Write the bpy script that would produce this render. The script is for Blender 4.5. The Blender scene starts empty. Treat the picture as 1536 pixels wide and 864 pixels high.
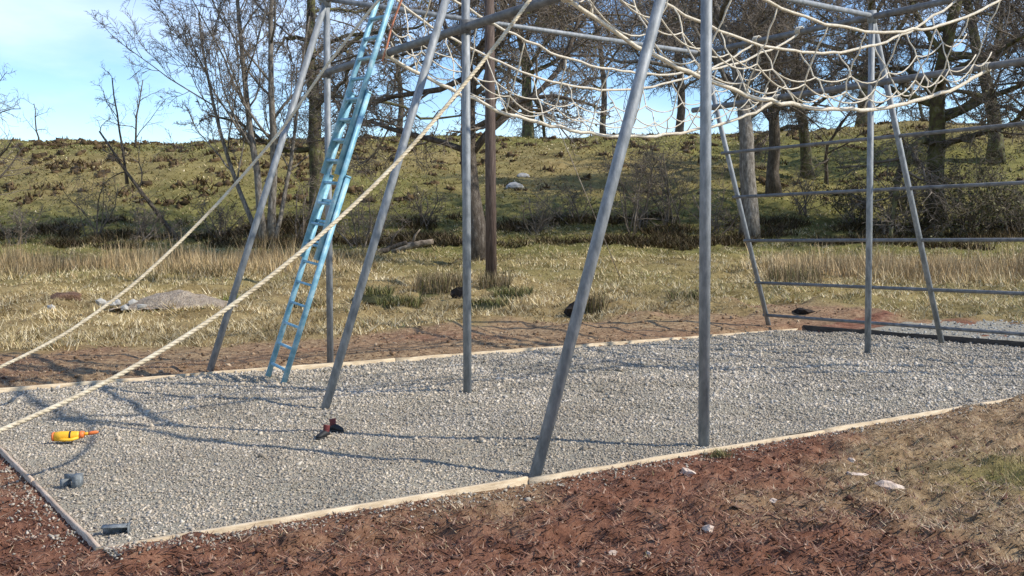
import bpy, math, random
import numpy as np
from mathutils import Matrix, Vector

# ------------------------------------------------------------------ camera, sky, sun, exposure
scene = bpy.context.scene
C = scene.collection
CAM_H = 1.6; FPX = 1528.7; PITCH = -0.0453; ROLL = -0.0026
cam = bpy.data.cameras.new('camera'); cam.sensor_width = 36.0; cam.lens = 36.0 * FPX / 1536.0
cam.clip_start = 0.05; cam.clip_end = 3000
cam_o = bpy.data.objects.new('camera', cam); C.objects.link(cam_o)
cam_o.matrix_world = Matrix.Translation((0, 0, CAM_H)) @ Matrix.Rotation(math.pi/2 + PITCH, 4, 'X') @ Matrix.Rotation(ROLL, 4, 'Z')
scene.camera = cam_o
scene.render.resolution_x = 1024; scene.render.resolution_y = 576

SUN_EL = math.radians(40); SUN_DIR = Vector((0.975, -0.22, 0)).normalized()     # towards the sun, on plan
world = bpy.data.worlds.new('World'); scene.world = world; world.use_nodes = True
wn, wl = world.node_tree.nodes, world.node_tree.links
wn.clear()
w_out = wn.new('ShaderNodeOutputWorld'); w_bg = wn.new('ShaderNodeBackground'); w_bg.inputs['Strength'].default_value = 0.15
sky = wn.new('ShaderNodeTexSky'); sky.sky_type = 'NISHITA'; sky.sun_disc = False
sky.sun_elevation = SUN_EL; sky.sun_rotation = math.atan2(SUN_DIR.x, SUN_DIR.y)
sky.air_density = 1.0; sky.dust_density = 0.0; sky.ozone_density = 2.2
w_tc = wn.new('ShaderNodeTexCoord'); w_map = wn.new('ShaderNodeMapping'); w_map.inputs['Scale'].default_value = (1.0, 1.0, 3.2)
w_map.inputs['Location'].default_value = (0.35, 0.2, 0.1)
w_no = wn.new('ShaderNodeTexNoise'); w_no.inputs['Scale'].default_value = 2.2; w_no.inputs['Detail'].default_value = 8; w_no.inputs['Roughness'].default_value = 0.55
w_ra = wn.new('ShaderNodeValToRGB'); w_ra.color_ramp.elements[0].position = 0.45; w_ra.color_ramp.elements[1].position = 0.78
w_mx = wn.new('ShaderNodeMixRGB'); w_mx.inputs['Color2'].default_value = (6.6, 7.0, 7.6, 1)
w_mu = wn.new('ShaderNodeMath'); w_mu.operation = 'MULTIPLY'; w_mu.inputs[1].default_value = 0.65
wl.new(w_tc.outputs['Generated'], w_map.inputs['Vector']); wl.new(w_map.outputs[0], w_no.inputs['Vector'])
wl.new(w_no.outputs['Fac'], w_ra.inputs['Fac']); wl.new(w_ra.outputs['Color'], w_mu.inputs[0]); wl.new(w_mu.outputs[0], w_mx.inputs['Fac'])
w_hs = wn.new('ShaderNodeHueSaturation'); w_hs.inputs['Saturation'].default_value = 1.2; w_hs.inputs['Hue'].default_value = 0.508; wl.new(sky.outputs[0], w_hs.inputs['Color']); wl.new(w_hs.outputs[0], w_mx.inputs['Color1']); wl.new(w_mx.outputs[0], w_bg.inputs['Color']); wl.new(w_bg.outputs[0], w_out.inputs['Surface'])

sun = bpy.data.lights.new('sun', 'SUN'); sun.energy = 3.9; sun.angle = math.radians(0.8); sun.color = (1.0, 0.93, 0.81)
sun_o = bpy.data.objects.new('sun', sun); C.objects.link(sun_o)
sd = Vector((SUN_DIR.x*math.cos(SUN_EL), SUN_DIR.y*math.cos(SUN_EL), math.sin(SUN_EL)))
sun_o.rotation_euler = sd.to_track_quat('Z', 'Y').to_euler(); sun_o.location = (20, -5, 30)
scene.view_settings.view_transform = 'Standard'; scene.view_settings.look = 'None'
scene.view_settings.exposure = 0.55; scene.view_settings.gamma = 1.0

# ------------------------------------------------------------------ helpers
rng = np.random.default_rng(7)
TH = 0.6076; CT, ST = math.cos(TH), math.sin(TH)
def W(u, v, z=0.0):                      # frame axes (u along the kerb, v across the pit) -> world
    return np.array([u*CT - v*ST, u*ST + v*CT, z])
def UV(X, Y): return X*CT + Y*ST, -X*ST + Y*CT
def PX(x, Y): return (x - 768.0) / FPX * Y     # pixel column at depth Y -> X

def tag(o, label, cat=None, group=None, kind=None):
    if label: o['label'] = label
    if cat: o['category'] = cat
    if group: o['group'] = group
    if kind: o['kind'] = kind
    return o

def mesh_np(name, V, faces, mat=None, parent=None, smooth=False, col=None):
    """faces: list of int arrays (n,k) for any k"""
    me = bpy.data.meshes.new(name)
    V = np.asarray(V, dtype=np.float32)
    me.vertices.add(len(V)); me.vertices.foreach_set('co', V.ravel())
    fs = [np.asarray(f, dtype=np.int32) for f in faces if len(f)]
    idx = np.concatenate([f.ravel() for f in fs])
    tot = np.concatenate([np.full(len(f), f.shape[1], dtype=np.int32) for f in fs])
    st = np.concatenate([[0], np.cumsum(tot)[:-1]]).astype(np.int32)
    me.loops.add(len(idx)); me.loops.foreach_set('vertex_index', idx)
    me.polygons.add(len(tot)); me.polygons.foreach_set('loop_start', st); me.polygons.foreach_set('loop_total', tot)
    if smooth: me.polygons.foreach_set('use_smooth', np.ones(len(tot), dtype=bool))
    me.update(calc_edges=True)
    if col is not None:
        a = me.color_attributes.new('Col', 'FLOAT_COLOR', 'POINT')
        c = np.ones((len(V), 4), dtype=np.float32); c[:, :col.shape[1]] = col
        a.data.foreach_set('color', c.ravel())
    if mat: me.materials.append(mat)
    o = bpy.data.objects.new(name, me); C.objects.link(o)
    if parent: o.parent = parent
    return o

def empty(name, loc=(0, 0, 0), rz=0.0):
    o = bpy.data.objects.new(name, None); C.objects.link(o); o.location = loc; o.rotation_euler = (0, 0, rz)
    o.empty_display_size = 0.1
    return o

def copy_tree(o, parent=None):
    c = o.copy(); C.objects.link(c); c.parent = parent
    for ch in list(o.children): copy_tree(ch, c)
    return c

def tubes(P, R, k, caps=True):
    """P (M,n,3) polylines, R (M,n) radii -> V, [faces]"""
    P = np.asarray(P, float); R = np.asarray(R, float); M, n, _ = P.shape
    T = np.gradient(P, axis=1); T /= np.linalg.norm(T, axis=2, keepdims=True) + 1e-9
    t0 = T.mean(axis=1); t0 /= np.linalg.norm(t0, axis=1, keepdims=True) + 1e-9
    ref = np.where(np.abs(t0[:, 2:3]) > 0.8, np.array([[1., 0, 0]]), np.array([[0, 0, 1.]]))
    a = ref[:, None, :] - T*np.sum(ref[:, None, :]*T, axis=2, keepdims=True)
    a /= np.linalg.norm(a, axis=2, keepdims=True) + 1e-9
    b = np.cross(T, a)
    ang = np.arange(k)*2*np.pi/k
    V = P[:, :, None, :] + R[:, :, None, None]*(np.cos(ang)[None, None, :, None]*a[:, :, None, :] + np.sin(ang)[None, None, :, None]*b[:, :, None, :])
    V = V.reshape(-1, 3)
    base = (np.arange(M)*n*k)[:, None, None] + (np.arange(n-1)*k)[None, :, None]
    j = np.arange(k)[None, None, :]; j2 = (np.arange(k)+1) % k
    j2 = j2[None, None, :]
    F = np.stack([base+j, base+j2, base+k+j2, base+k+j], axis=-1).reshape(-1, 4)
    faces = [F]
    if caps and k > 3:
        c0 = (np.arange(M)*n*k)[:, None] + np.arange(k)[None, ::-1]
        c1 = (np.arange(M)*n*k + (n-1)*k)[:, None] + np.arange(k)[None, :]
        faces.append(np.concatenate([c0, c1]))
    return V, faces

def merge(parts):
    Vs, Fs, off = [], {}, 0
    for V, faces in parts:
        for f in faces:
            if len(f): Fs.setdefault(f.shape[1], []).append(np.asarray(f)+off)
        Vs.append(V); off += len(V)
    return np.concatenate(Vs), [np.concatenate(v) for v in Fs.values()]

def pipe(name, a, b, r, mat, parent, k=16):
    V, F = tubes(np.array([[a, b]]), np.array([[r, r]]), k)
    return mesh_np(name, V, F, mat, parent, smooth=False if k < 8 else True)

def rope_obj(name, pts, r, mat, parent=None, k=6, twist=True):
    V, F = tubes(np.array([pts]), np.full((1, len(pts)), r), k)
    return mesh_np(name, V, F, mat, parent, smooth=True)

def box_vf(c, half, rot=None, jit=0.0):
    s = np.array([[x, y, z] for x in (-1, 1) for y in (-1, 1) for z in (-1, 1)], float)*np.array(half)
    if jit: s += rng.normal(0, jit, s.shape)
    if rot is not None: s = s @ np.asarray(rot).T
    F = np.array([[0, 1, 3, 2], [4, 6, 7, 5], [0, 4, 5, 1], [2, 3, 7, 6], [0, 2, 6, 4], [1, 5, 7, 3]])
    return s + np.array(c), [F]

def _hash(ix, iy, s):
    h = (ix.astype(np.int64)*374761393 + iy.astype(np.int64)*668265263 + s*1442695041) & 0xffffffff
    h = ((h ^ (h >> 13))*1274126177) & 0xffffffff
    return ((h ^ (h >> 16)) & 0xffff)/65535.0
def vnoise(x, y, s=0):
    x = np.asarray(x, float); y = np.asarray(y, float)
    ix, iy = np.floor(x), np.floor(y); fx, fy = x-ix, y-iy
    fx = fx*fx*(3-2*fx); fy = fy*fy*(3-2*fy)
    a, b = _hash(ix, iy, s), _hash(ix+1, iy, s); c, d = _hash(ix, iy+1, s), _hash(ix+1, iy+1, s)
    return (a*(1-fx)+b*fx)*(1-fy) + (c*(1-fx)+d*fx)*fy - 0.5
def fbm(x, y, s=0, oct=4, g=0.5):
    t = 0; a = 1.0
    for i in range(oct): t = t + a*vnoise(np.asarray(x)*2**i + i*17.3, np.asarray(y)*2**i - i*9.1, s+i); a *= g
    return t
def sstep(a, b, x):
    t = np.clip((np.asarray(x, float)-a)/(b-a), 0, 1); return t*t*(3-2*t)

# ------------------------------------------------------------------ materials
def new_mat(name):
    m = bpy.data.materials.new(name); m.use_nodes = True
    nt = m.node_tree; b = nt.nodes['Principled BSDF']
    return m, nt, b
def noise_mat(name, cols, scale=8, detail=6, rough=0.85, bump=0.0, bscale=None, metal=0.0, pos=None, spec=0.3, dist=0.02, coord='Object', stretch=None):
    m, nt, b = new_mat(name); N, L = nt.nodes, nt.links
    tc = N.new('ShaderNodeTexCoord'); vec = tc.outputs[coord]
    if stretch:
        mp = N.new('ShaderNodeMapping'); mp.inputs['Scale'].default_value = stretch; L.new(vec, mp.inputs['Vector']); vec = mp.outputs[0]
    n = N.new('ShaderNodeTexNoise'); n.inputs['Scale'].default_value = scale; n.inputs['Detail'].default_value = detail; n.inputs['Roughness'].default_value = 0.65
    L.new(vec, n.inputs['Vector'])
    r = N.new('ShaderNodeValToRGB'); e = r.color_ramp.elements
    pos = pos or [0.3 + 0.4*i/(len(cols)-1) for i in range(len(cols))]
    e[0].position = pos[0]; e[0].color = (*cols[0], 1); e[1].position = pos[-1]; e[1].color = (*cols[-1], 1)
    for p, c in zip(pos[1:-1], cols[1:-1]): x = e.new(p); x.color = (*c, 1)
    L.new(n.outputs['Fac'], r.inputs['Fac']); L.new(r.outputs['Color'], b.inputs['Base Color'])
    b.inputs['Roughness'].default_value = rough; b.inputs['Metallic'].default_value = metal
    b.inputs['Specular IOR Level'].default_value = spec
    if bump:
        n2 = N.new('ShaderNodeTexNoise'); n2.inputs['Scale'].default_value = bscale or scale*4; n2.inputs['Detail'].default_value = 6
        L.new(vec, n2.inputs['Vector'])
        bp = N.new('ShaderNodeBump'); bp.inputs['Strength'].default_value = bump; bp.inputs['Distance'].default_value = dist
        L.new(n2.outputs['Fac'], bp.inputs['Height']); L.new(bp.outputs['Normal'], b.inputs['Normal'])
    return m
def attr_mat(name, rough=0.9, spec=0.15, trans=0.0, noise=None):
    m, nt, b = new_mat(name); N, L = nt.nodes, nt.links
    a = N.new('ShaderNodeAttribute'); a.attribute_name = 'Col'
    if noise:
        tc = N.new('ShaderNodeTexCoord'); n = N.new('ShaderNodeTexNoise'); n.inputs['Scale'].default_value = noise; n.inputs['Detail'].default_value = 4
        L.new(tc.outputs['Object'], n.inputs['Vector'])
        mr = N.new('ShaderNodeMapRange'); mr.inputs['From Min'].default_value = 0.3; mr.inputs['From Max'].default_value = 0.7
        mr.inputs['To Min'].default_value = 0.6; mr.inputs['To Max'].default_value = 1.3; L.new(n.outputs['Fac'], mr.inputs['Value'])
        mx = N.new('ShaderNodeVectorMath'); mx.operation = 'SCALE'; L.new(a.outputs['Color'], mx.inputs[0]); L.new(mr.outputs[0], mx.inputs['Scale'])
        L.new(mx.outputs[0], b.inputs['Base Color'])
    else: L.new(a.outputs['Color'], b.inputs['Base Color'])
    b.inputs['Roughness'].default_value = rough; b.inputs['Specular IOR Level'].default_value = spec
    return m

M = {}
M['steel'] = noise_mat('galvanised_steel', [(0.13, 0.145, 0.155), (0.215, 0.23, 0.24), (0.32, 0.335, 0.345)], scale=20, rough=0.62, metal=0.2, bump=0.08, bscale=60, spec=0.5, stretch=(1, 1, .35))
M['steel_dark'] = noise_mat('weathered_steel', [(0.08, 0.082, 0.085), (0.15, 0.15, 0.15), (0.22, 0.22, 0.22)], scale=9, rough=0.6, metal=0.3, bump=0.08, bscale=60, spec=0.5)
M['rope'] = noise_mat('pale_rope', [(0.46, 0.40, 0.30), (0.64, 0.57, 0.45), (0.76, 0.70, 0.59)], scale=30, rough=0.9, bump=0.7, bscale=120, dist=0.01)
M['rope_tan'] = noise_mat('weathered_rope', [(0.42, 0.34, 0.22), (0.60, 0.51, 0.36), (0.72, 0.63, 0.47)], scale=14, rough=0.95, bump=0.6, bscale=200, dist=0.004)
M['cord'] = noise_mat('orange_cord', [(0.45, 0.16, 0.09), (0.55, 0.25, 0.15)], scale=30)
M['timber'] = noise_mat('sawn_timber', [(0.34, 0.25, 0.15), (0.52, 0.41, 0.27), (0.66, 0.55, 0.39)], scale=6, rough=0.85, bump=0.3, bscale=30, stretch=(1, 6, 6))
M['timber_old'] = noise_mat('soiled_timber', [(0.34, 0.25, 0.17), (0.50, 0.38, 0.28), (0.64, 0.52, 0.40)], scale=6, rough=0.9, bump=0.3, bscale=30, stretch=(1, 6, 6))
M['timber_shade'] = noise_mat('shade_toned_timber', [(0.03, 0.026, 0.022), (0.06, 0.05, 0.042), (0.10, 0.085, 0.07)], scale=6, rough=0.9, bump=0.3, bscale=30, stretch=(1, 6, 6))  # shade on the end edging's face is put into this dark colour
M['soil_red'] = noise_mat('red_earth', [(0.06, 0.03, 0.02), (0.14, 0.08, 0.05), (0.22, 0.13, 0.08)], scale=8, rough=1, bump=1.0, dist=.05)
M['blue'] = noise_mat('blue_painted_aluminium', [(0.09, 0.25, 0.34), (0.21, 0.42, 0.53), (0.46, 0.62, 0.68)], scale=7, rough=0.5, bump=0.1, metal=0.1, spec=0.4)
M['pole'] = noise_mat('creosoted_pole', [(0.04, 0.026, 0.02), (0.09, 0.062, 0.049), (0.15, 0.112, 0.09)], scale=5, rough=0.8, bump=0.4, stretch=(6, 6, .6))
M['gravel_bed'] = noise_mat('gravel_bed', [(0.17, 0.152, 0.112), (0.30, 0.27, 0.207), (0.44, 0.40, 0.315)], scale=60, detail=8, rough=0.95, bump=0.8, bscale=70, dist=0.03, spec=0.1)
M['stones'] = attr_mat('gravel_stones', noise=40)
M['soil_clods'] = attr_mat('soil_clods', noise=25)
M['grass'] = attr_mat('grass_blades', rough=0.7, spec=0.2)
M['stone'] = noise_mat('pale_stone', [(0.36, 0.26, 0.19), (0.54, 0.42, 0.33), (0.66, 0.56, 0.46)], scale=9, rough=0.9, bump=0.5)
M['rubble'] = noise_mat('white_rubble', [(0.26, 0.25, 0.22), (0.44, 0.42, 0.38)], scale=9, rough=0.9, bump=0.5)
M['boulder'] = noise_mat('lichen_boulder', [(0.18, 0.18, 0.16), (0.36, 0.35, 0.33), (0.5, 0.49, 0.46)], scale=3, rough=0.9, bump=0.5)
M['heap'] = noise_mat('heap_gravel', [(0.19, 0.148, 0.108), (0.31, 0.25, 0.185), (0.42, 0.35, 0.27)], scale=12, rough=0.95, bump=1.0, bscale=30, dist=0.06)
M['bark_dark'] = noise_mat('dark_bark', [(0.04, 0.03, 0.022), (0.09, 0.072, 0.056), (0.18, 0.155, 0.13)], scale=4, rough=0.95, bump=0.8, bscale=14, dist=0.05, stretch=(3, 3, .8))
M['bark_moss'] = noise_mat('mossy_bark', [(0.03, 0.022, 0.015), (0.075, 0.06, 0.04), (0.11, 0.11, 0.04), (0.2, 0.18, 0.15)], scale=3, rough=0.95, bump=0.8, bscale=14, dist=0.05)
M['bark_pale'] = noise_mat('pale_bark', [(0.06, 0.05, 0.04), (0.17, 0.15, 0.125), (0.34, 0.31, 0.27)], scale=4, rough=0.9, bump=0.7, bscale=14, dist=0.05, stretch=(3, 3, .8))
M['twig'] = noise_mat('twigs', [(0.065, 0.052, 0.04), (0.145, 0.118, 0.092), (0.25, 0.21, 0.17)], scale=2.5, rough=0.9)
M['twig_grey'] = noise_mat('grey_twigs', [(0.075, 0.062, 0.052), (0.17, 0.145, 0.12), (0.29, 0.255, 0.21)], scale=2.5, rough=0.9)
M['log'] = noise_mat('dead_wood', [(0.06, 0.045, 0.035), (0.2, 0.16, 0.12), (0.38, 0.33, 0.27)], scale=5, rough=0.9, bump=0.6)
M['yellow'] = noise_mat('yellow_plastic', [(0.75, 0.38, 0.02), (0.85, 0.52, 0.04)], scale=6, rough=0.5, spec=0.4)
M['orange'] = noise_mat('orange_plastic', [(0.65, 0.14, 0.03), (0.75, 0.22, 0.06)], scale=8, rough=0.5, spec=0.4)
M['black'] = noise_mat('black_rubber', [(0.012, 0.012, 0.012), (0.03, 0.03, 0.03)], scale=10, rough=0.6)
M['red_leather'] = noise_mat('dark_red_leather', [(0.09, 0.018, 0.018), (0.17, 0.04, 0.038)], scale=14, rough=0.55, bump=0.3)
M['bracket'] = noise_mat('grey_bracket_steel', [(0.08, 0.09, 0.09), (0.17, 0.185, 0.19), (0.28, 0.30, 0.30)], scale=25, rough=0.7, metal=0.2, bump=0.1)
M['peat'] = noise_mat('dark_peat', [(0.010, 0.008, 0.006), (0.028, 0.02, 0.015), (0.05, 0.036, 0.026)], scale=9, rough=1.0, bump=1.0, dist=0.05)

# terrain material: masks in the colour attribute  R soil, G dry litter, B greenness
def ground_material():
    m, nt, b = new_mat('ground'); N, L = nt.nodes, nt.links
    tc = N.new('ShaderNodeTexCoord'); at = N.new('ShaderNodeAttribute'); at.attribute_name = 'Col'
    sp = N.new('ShaderNodeSeparateColor'); L.new(at.outputs['Color'], sp.inputs[0])
    def noise(s, d=8, r=0.65):
        n = N.new('ShaderNodeTexNoise'); n.inputs['Scale'].default_value = s; n.inputs['Detail'].default_value = d; n.inputs['Roughness'].default_value = r
        L.new(tc.outputs['Object'], n.inputs['Vector']); return n
    def ramp(n, cs):
        r = N.new('ShaderNodeValToRGB'); e = r.color_ramp.elements
        e[0].position, e[0].color = cs[0][0], (*cs[0][1], 1); e[1].position, e[1].color = cs[-1][0], (*cs[-1][1], 1)
        for p, c in cs[1:-1]: x = e.new(p); x.color = (*c, 1)
        L.new(n.outputs['Fac'], r.inputs['Fac']); return r
    def mix(f, a, c):
        x = N.new('ShaderNodeMixRGB'); L.new(f, x.inputs['Fac']); L.new(a, x.inputs['Color1']); L.new(c, x.inputs['Color2']); return x.outputs[0]
    soil = ramp(noise(4.5, 10, 0.75), [(0.32, (0.06, 0.027, 0.018)), (0.46, (0.185, 0.083, 0.05)), (0.57, (0.27, 0.135, 0.084)), (0.72, (0.40, 0.255, 0.165))])
    lit = ramp(noise(9, 10, 0.75), [(0.32, (0.07, 0.042, 0.027)), (0.5, (0.29, 0.195, 0.108)), (0.7, (0.50, 0.38, 0.23))])
    straw = ramp(noise(0.9, 10, 0.75), [(0.3, (0.09, 0.062, 0.03)), (0.47, (0.25, 0.18, 0.08)), (0.7, (0.40, 0.31, 0.15))])
    green = ramp(noise(1.1, 10, 0.75), [(0.3, (0.06, 0.058, 0.02)), (0.47, (0.155, 0.145, 0.045)), (0.7, (0.26, 0.23, 0.08))])
    g = mix(sp.outputs[2], straw.outputs[0], green.outputs[0])
    s = mix(sp.outputs[1], soil.outputs[0], lit.outputs[0])
    L.new(mix(sp.outputs[0], g, s), b.inputs['Base Color'])
    b.inputs['Roughness'].default_value = 0.97; b.inputs['Specular IOR Level'].default_value = 0.1
    bp = N.new('ShaderNodeBump'); bp.inputs['Strength'].default_value = 0.9; bp.inputs['Distance'].default_value = 0.06
    L.new(noise(14, 8, 0.7).outputs['Fac'], bp.inputs['Height']); L.new(bp.outputs['Normal'], b.inputs['Normal'])
    return m
M['ground'] = ground_material()

# ------------------------------------------------------------------ terrain
U0, U1, V0, V1 = 1.22, 14.75, 5.45, 12.06         # gravel pit on plan
HY = np.array([-20, 15.0, 18, 22, 26, 31, 37, 42, 46, 51, 58, 66, 74, 82, 95, 130, 500])
HZ = np.array([0, 0.0, .06, .22, .42, .68, 1.02, 1.45, 2.2, 3.5, 5.3, 7.3, 9.0, 9.9, 10.2, 8.0, 5.0])
def terrain(X, Y, fine=True):
    X = np.asarray(X, float); Y = np.asarray(Y, float)
    u, v = UV(X, Y)
    Ye = Y + 2.0*fbm(X*0.05, Y*0.03, 3, 2)*sstep(24, 40, Y)
    z = np.interp(Ye, HY, HZ)
    z = 0.5*z + 0.25*np.interp(Ye-2, HY, HZ) + 0.25*np.interp(Ye+2, HY, HZ)
    z = np.where(Y < 14, 0, z)
    far = sstep(40, 62, Y)
    z = z + far*(fbm(X*0.045, Y*0.05, 11, 3)*1.6 + fbm(X*0.5, Y*0.5, 12, 3)*0.18)
    z = z - sstep(-20, -60, X)*far*0.4 + sstep(18, 40, X)*far*0.8
    dp = np.maximum(np.maximum(U0-u, u-U1), np.maximum(V0-v, v-V1))       # distance outside the pit (negative within)
    rough = sstep(16, 20, Y)
    z = z + (fbm(X*0.9, Y*0.9, 21, 3)*(0.20*rough + 0.02) + rough*0.22*np.abs(fbm(X*1.7, Y*1.7, 26, 2)))*sstep(0.0, 2.0, dp)
    # disturbed soil banked against the kerb
    front = sstep(0.0, 0.25, dp)*(1-sstep(16, 20, Y))
    z = z + front*(1-.5*(v > V1))*(fbm(X*2.2, Y*2.2, 31, 3)*0.07 + fbm(X*7, Y*7, 35, 4)*0.095*sstep(0.05, .5, dp))
    bury = (sstep(7.0, 9.0, u) + 1.2*sstep(1.9, 1.5, u)*(u > U0-.3))*(v < V0)*np.exp(-np.maximum(dp, 0)/0.5)*(0.03+0.09*vnoise(u*2.1, u*0+3, 5))
    z = z + bury + (v < V0)*(dp > 0)*(0.008 + 0.04*vnoise(u*1.3, u*0+1.5, 9)*np.exp(-np.maximum(dp, 0)/0.3))
    z = z + (0.04+.05*vnoise(u*7, v*7, 8))*sstep(1.9, 1.55, u)*sstep(U0-.5, U0-.1, u)*(v < V0)*np.exp(-np.maximum(dp, 0)/.35)
    z = z - 0.012*(u < U0)*(1-sstep(10, 12, v))
    z = np.where(dp < -0.02, -0.14, z)
    return z
def tz(X, Y): return float(terrain(np.array([X]), np.array([Y]))[0])

Yr = np.concatenate([np.arange(-14, 0, 1.0), np.arange(0, 3.6, 0.2), np.arange(3.6, 9, 0.035), np.arange(9, 17, 0.10), np.arange(17, 30, .26), np.arange(30, 60, 0.6), np.arange(60, 110, 0.7), np.arange(110, 520, 10)])
ac = np.concatenate([-np.geomspace(9, 0.66, 36), np.linspace(-0.64, 0.64, 240), np.geomspace(0.66, 9, 36)])
GX = ac[None, :]*(np.maximum(Yr, 0)+3)[:, None]; GY = np.repeat(Yr[:, None], len(ac), 1)
GZ = terrain(GX, GY)
def masks(X, Y):
    u, v = UV(X, Y)
    n = fbm(X*0.6, Y*0.6, 41, 4)
    dp = np.maximum(np.maximum(U0-u, u-U1), np.maximum(V0-v, v-V1))
    lim = 2.1 + 1.7*sstep(13.5, 10, u)*(v > 9) + 0.5*(u > 13)
    soil = 1-sstep(lim-0.5, lim+0.5, dp + n*1.6)
    soil = np.where(v < V0+0.3, 1-sstep(5, 8, V0-v+n*2), soil)
    soil = np.where(Y > 21, soil*(1-sstep(21.5, 23.5, Y+n*3)), soil)
    # front right: dry litter over soil, one green patch
    lit = sstep(0.0, 2.4, (u-6.2) + 0.9*(V0-v) + n*2.2)*(v < V0) + sstep(0.1, 0.35, n)*0.6
    lit = np.clip(np.where(v > V1-.2, 0.75+n*0.7, lit + .8*sstep(4.2, 2.2, u)*sstep(1.3, .2, V0-v)*(v < V0)*(.6+n)), 0, 1)
    lit = np.where(u < U0, np.clip(n*1.2-0.1, 0, 1)*0.6, lit)
    gp = np.exp(-(((X-3.5)/0.75)**2 + ((Y-6.75)/0.7)**2)*1.2)
    soil = np.clip(soil - 0.9*gp*(0.6+n), 0, 1)
    gr = np.clip(0.35+0.9*fbm(X*0.09, Y*0.13, 51, 3) + 0.7*sstep(34, 40, Y)*(1-sstep(46, 60, Y)) + 0.5*sstep(46, 60, Y) - 0.25*sstep(30, 22, Y), 0, 1)
    gr = np.maximum(gr, gp)
    return soil, lit, gr
s_, l_, g_ = masks(GX, GY)
nr, nc = GX.shape
ii = (np.arange(nr-1)[:, None]*nc + np.arange(nc-1)[None, :]).ravel()
gro = mesh_np('ground', np.stack([GX, GY, GZ], -1).reshape(-1, 3), [np.stack([ii, ii+1, ii+nc+1, ii+nc], 1)], M['ground'], smooth=True,
              col=np.stack([s_, l_, g_], -1).reshape(-1, 3))
tag(gro, None, kind='structure')

# gravel bed + loose stones
def gz(u, v): return 0.05*fbm(u*1.1, v*1.1, 61, 3) + 0.022*fbm(u*3.5, v*3.5, 64, 2)
gu, gv = np.meshgrid(np.arange(U0+.02, U1, 0.07), np.arange(V0+.02, V1, 0.07))
P = np.stack([gu*CT-gv*ST, gu*ST+gv*CT, gz(gu, gv)], -1); nr, nc = gu.shape
ii = (np.arange(nr-1)[:, None]*nc + np.arange(nc-1)[None, :]).ravel()
bed = mesh_np('gravel_bed', P.reshape(-1, 3), [np.stack([ii, ii+1, ii+nc+1, ii+nc], 1)], M['gravel_bed'], smooth=True); tag(bed, None, kind='structure')
pu, pv = np.meshgrid(np.arange(U1+.06, 18.2, 0.1), np.arange(3.0, 11.4, 0.1)); pX, pY = pu*CT-pv*ST, pu*ST+pv*CT
pz = 0.03 + 0.03*fbm(pu*2, pv*2, 66, 3) + terrain(pX, pY)*0.0 + np.interp(pY, HY, HZ) + .03
pz = pz - 0.25*sstep(0.55, 0.0, np.minimum(np.minimum(18.2-pu, 11.4-pv), pv-3.0) + 0.5*vnoise(pu*3, pv*3, 4))
nr, nc = pu.shape; ii = (np.arange(nr-1)[:, None]*nc + np.arange(nc-1)[None, :]).ravel()
pth = mesh_np('gravel_path', np.stack([pX, pY, pz], -1).reshape(-1, 3), [np.stack([ii, ii+1, ii+nc+1, ii+nc], 1)], M['gravel_bed'], smooth=True); tag(pth, None, kind='structure')

OCT = np.array([[1, 0, 0], [-1, 0, 0], [0, 1, 0], [0, -1, 0], [0, 0, 1], [0, 0, -1]], float)
OCF = np.array([[0, 2, 4], [2, 1, 4], [1, 3, 4], [3, 0, 4], [2, 0, 5], [1, 2, 5], [3, 1, 5], [0, 3, 5]])
def lumps(P, size, col, name, mat, flat=0.7, jit=0.25):
    n = len(P)
    V = OCT[None]*(1+rng.normal(0, jit, (n, 6, 1))) + rng.normal(0, 0.12, (n, 6, 3))
    V = V*np.stack([size*rng.uniform(.8, 1.4, n), size*rng.uniform(.6, 1.1, n), size*rng.uniform(.5, .9, n)], -1)[:, None, :]
    q = rng.normal(size=(n, 4)); q /= np.linalg.norm(q, axis=1, keepdims=True); w, x, y, z = q.T
    R = np.stack([1-2*(y*y+z*z), 2*(x*y-z*w), 2*(x*z+y*w), 2*(x*y+z*w), 1-2*(x*x+z*z), 2*(y*z-x*w), 2*(x*z-y*w), 2*(y*z+x*w), 1-2*(x*x+y*y)], -1).reshape(n, 3, 3)
    V = np.einsum('nij,nkj->nki', R, V); V[:, :, 2] *= flat
    V = V + P[:, None, :]
    F = (np.arange(n)*6)[:, None, None] + OCF[None]
    return mesh_np(name, V.reshape(-1, 3), [F.reshape(-1, 3)], mat, col=np.repeat(col, 6, axis=0))
n = 72000
su, sv = rng.uniform(U0+.03, U1-.02, n*2), rng.uniform(V0+.03, V1-.02, n*2)
sY = su*ST+sv*CT; sX = su*CT-sv*ST
keep = (rng.random(n*2) < np.clip((8.5/np.maximum(sY, 5))**1.3, 0.2, 1)) & (np.abs(sX/sY) < 0.62)
su, sv, sX, sY = su[keep][:n], sv[keep][:n], sX[keep][:n], sY[keep][:n]
sz = 0.0100*rng.lognormal(0, .34, len(su))*np.clip(sY/8, 0.9, 1.6)
tone = np.clip(rng.normal(0.5, 0.25, len(su)) + 0.45*fbm(su*1.2, sv*1.2, 71, 4), 0, 1)[:, None]
warm = np.clip(rng.random(len(su)) + 0.6*fbm(su*.8, sv*.8, 75, 2) - 0.25*sstep(5, 11, su), 0, 1)[:, None]
scol = (0.20 + 0.30*tone)*(np.array([[1.18, .985, .73]])*warm + np.array([[1.07, .965, .81]])*(1-warm))
st = lumps(np.stack([sX, sY, gz(su, sv)+sz*0.25], -1), sz, scol, 'gravel_stones', M['stones'], flat=0.8)
n = 150000; fu, fv = rng.uniform(U0+.03, U1-.02, n), rng.uniform(V0+.03, V1-.02, n); fY = fu*ST+fv*CT; fX = fu*CT-fv*ST
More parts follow.
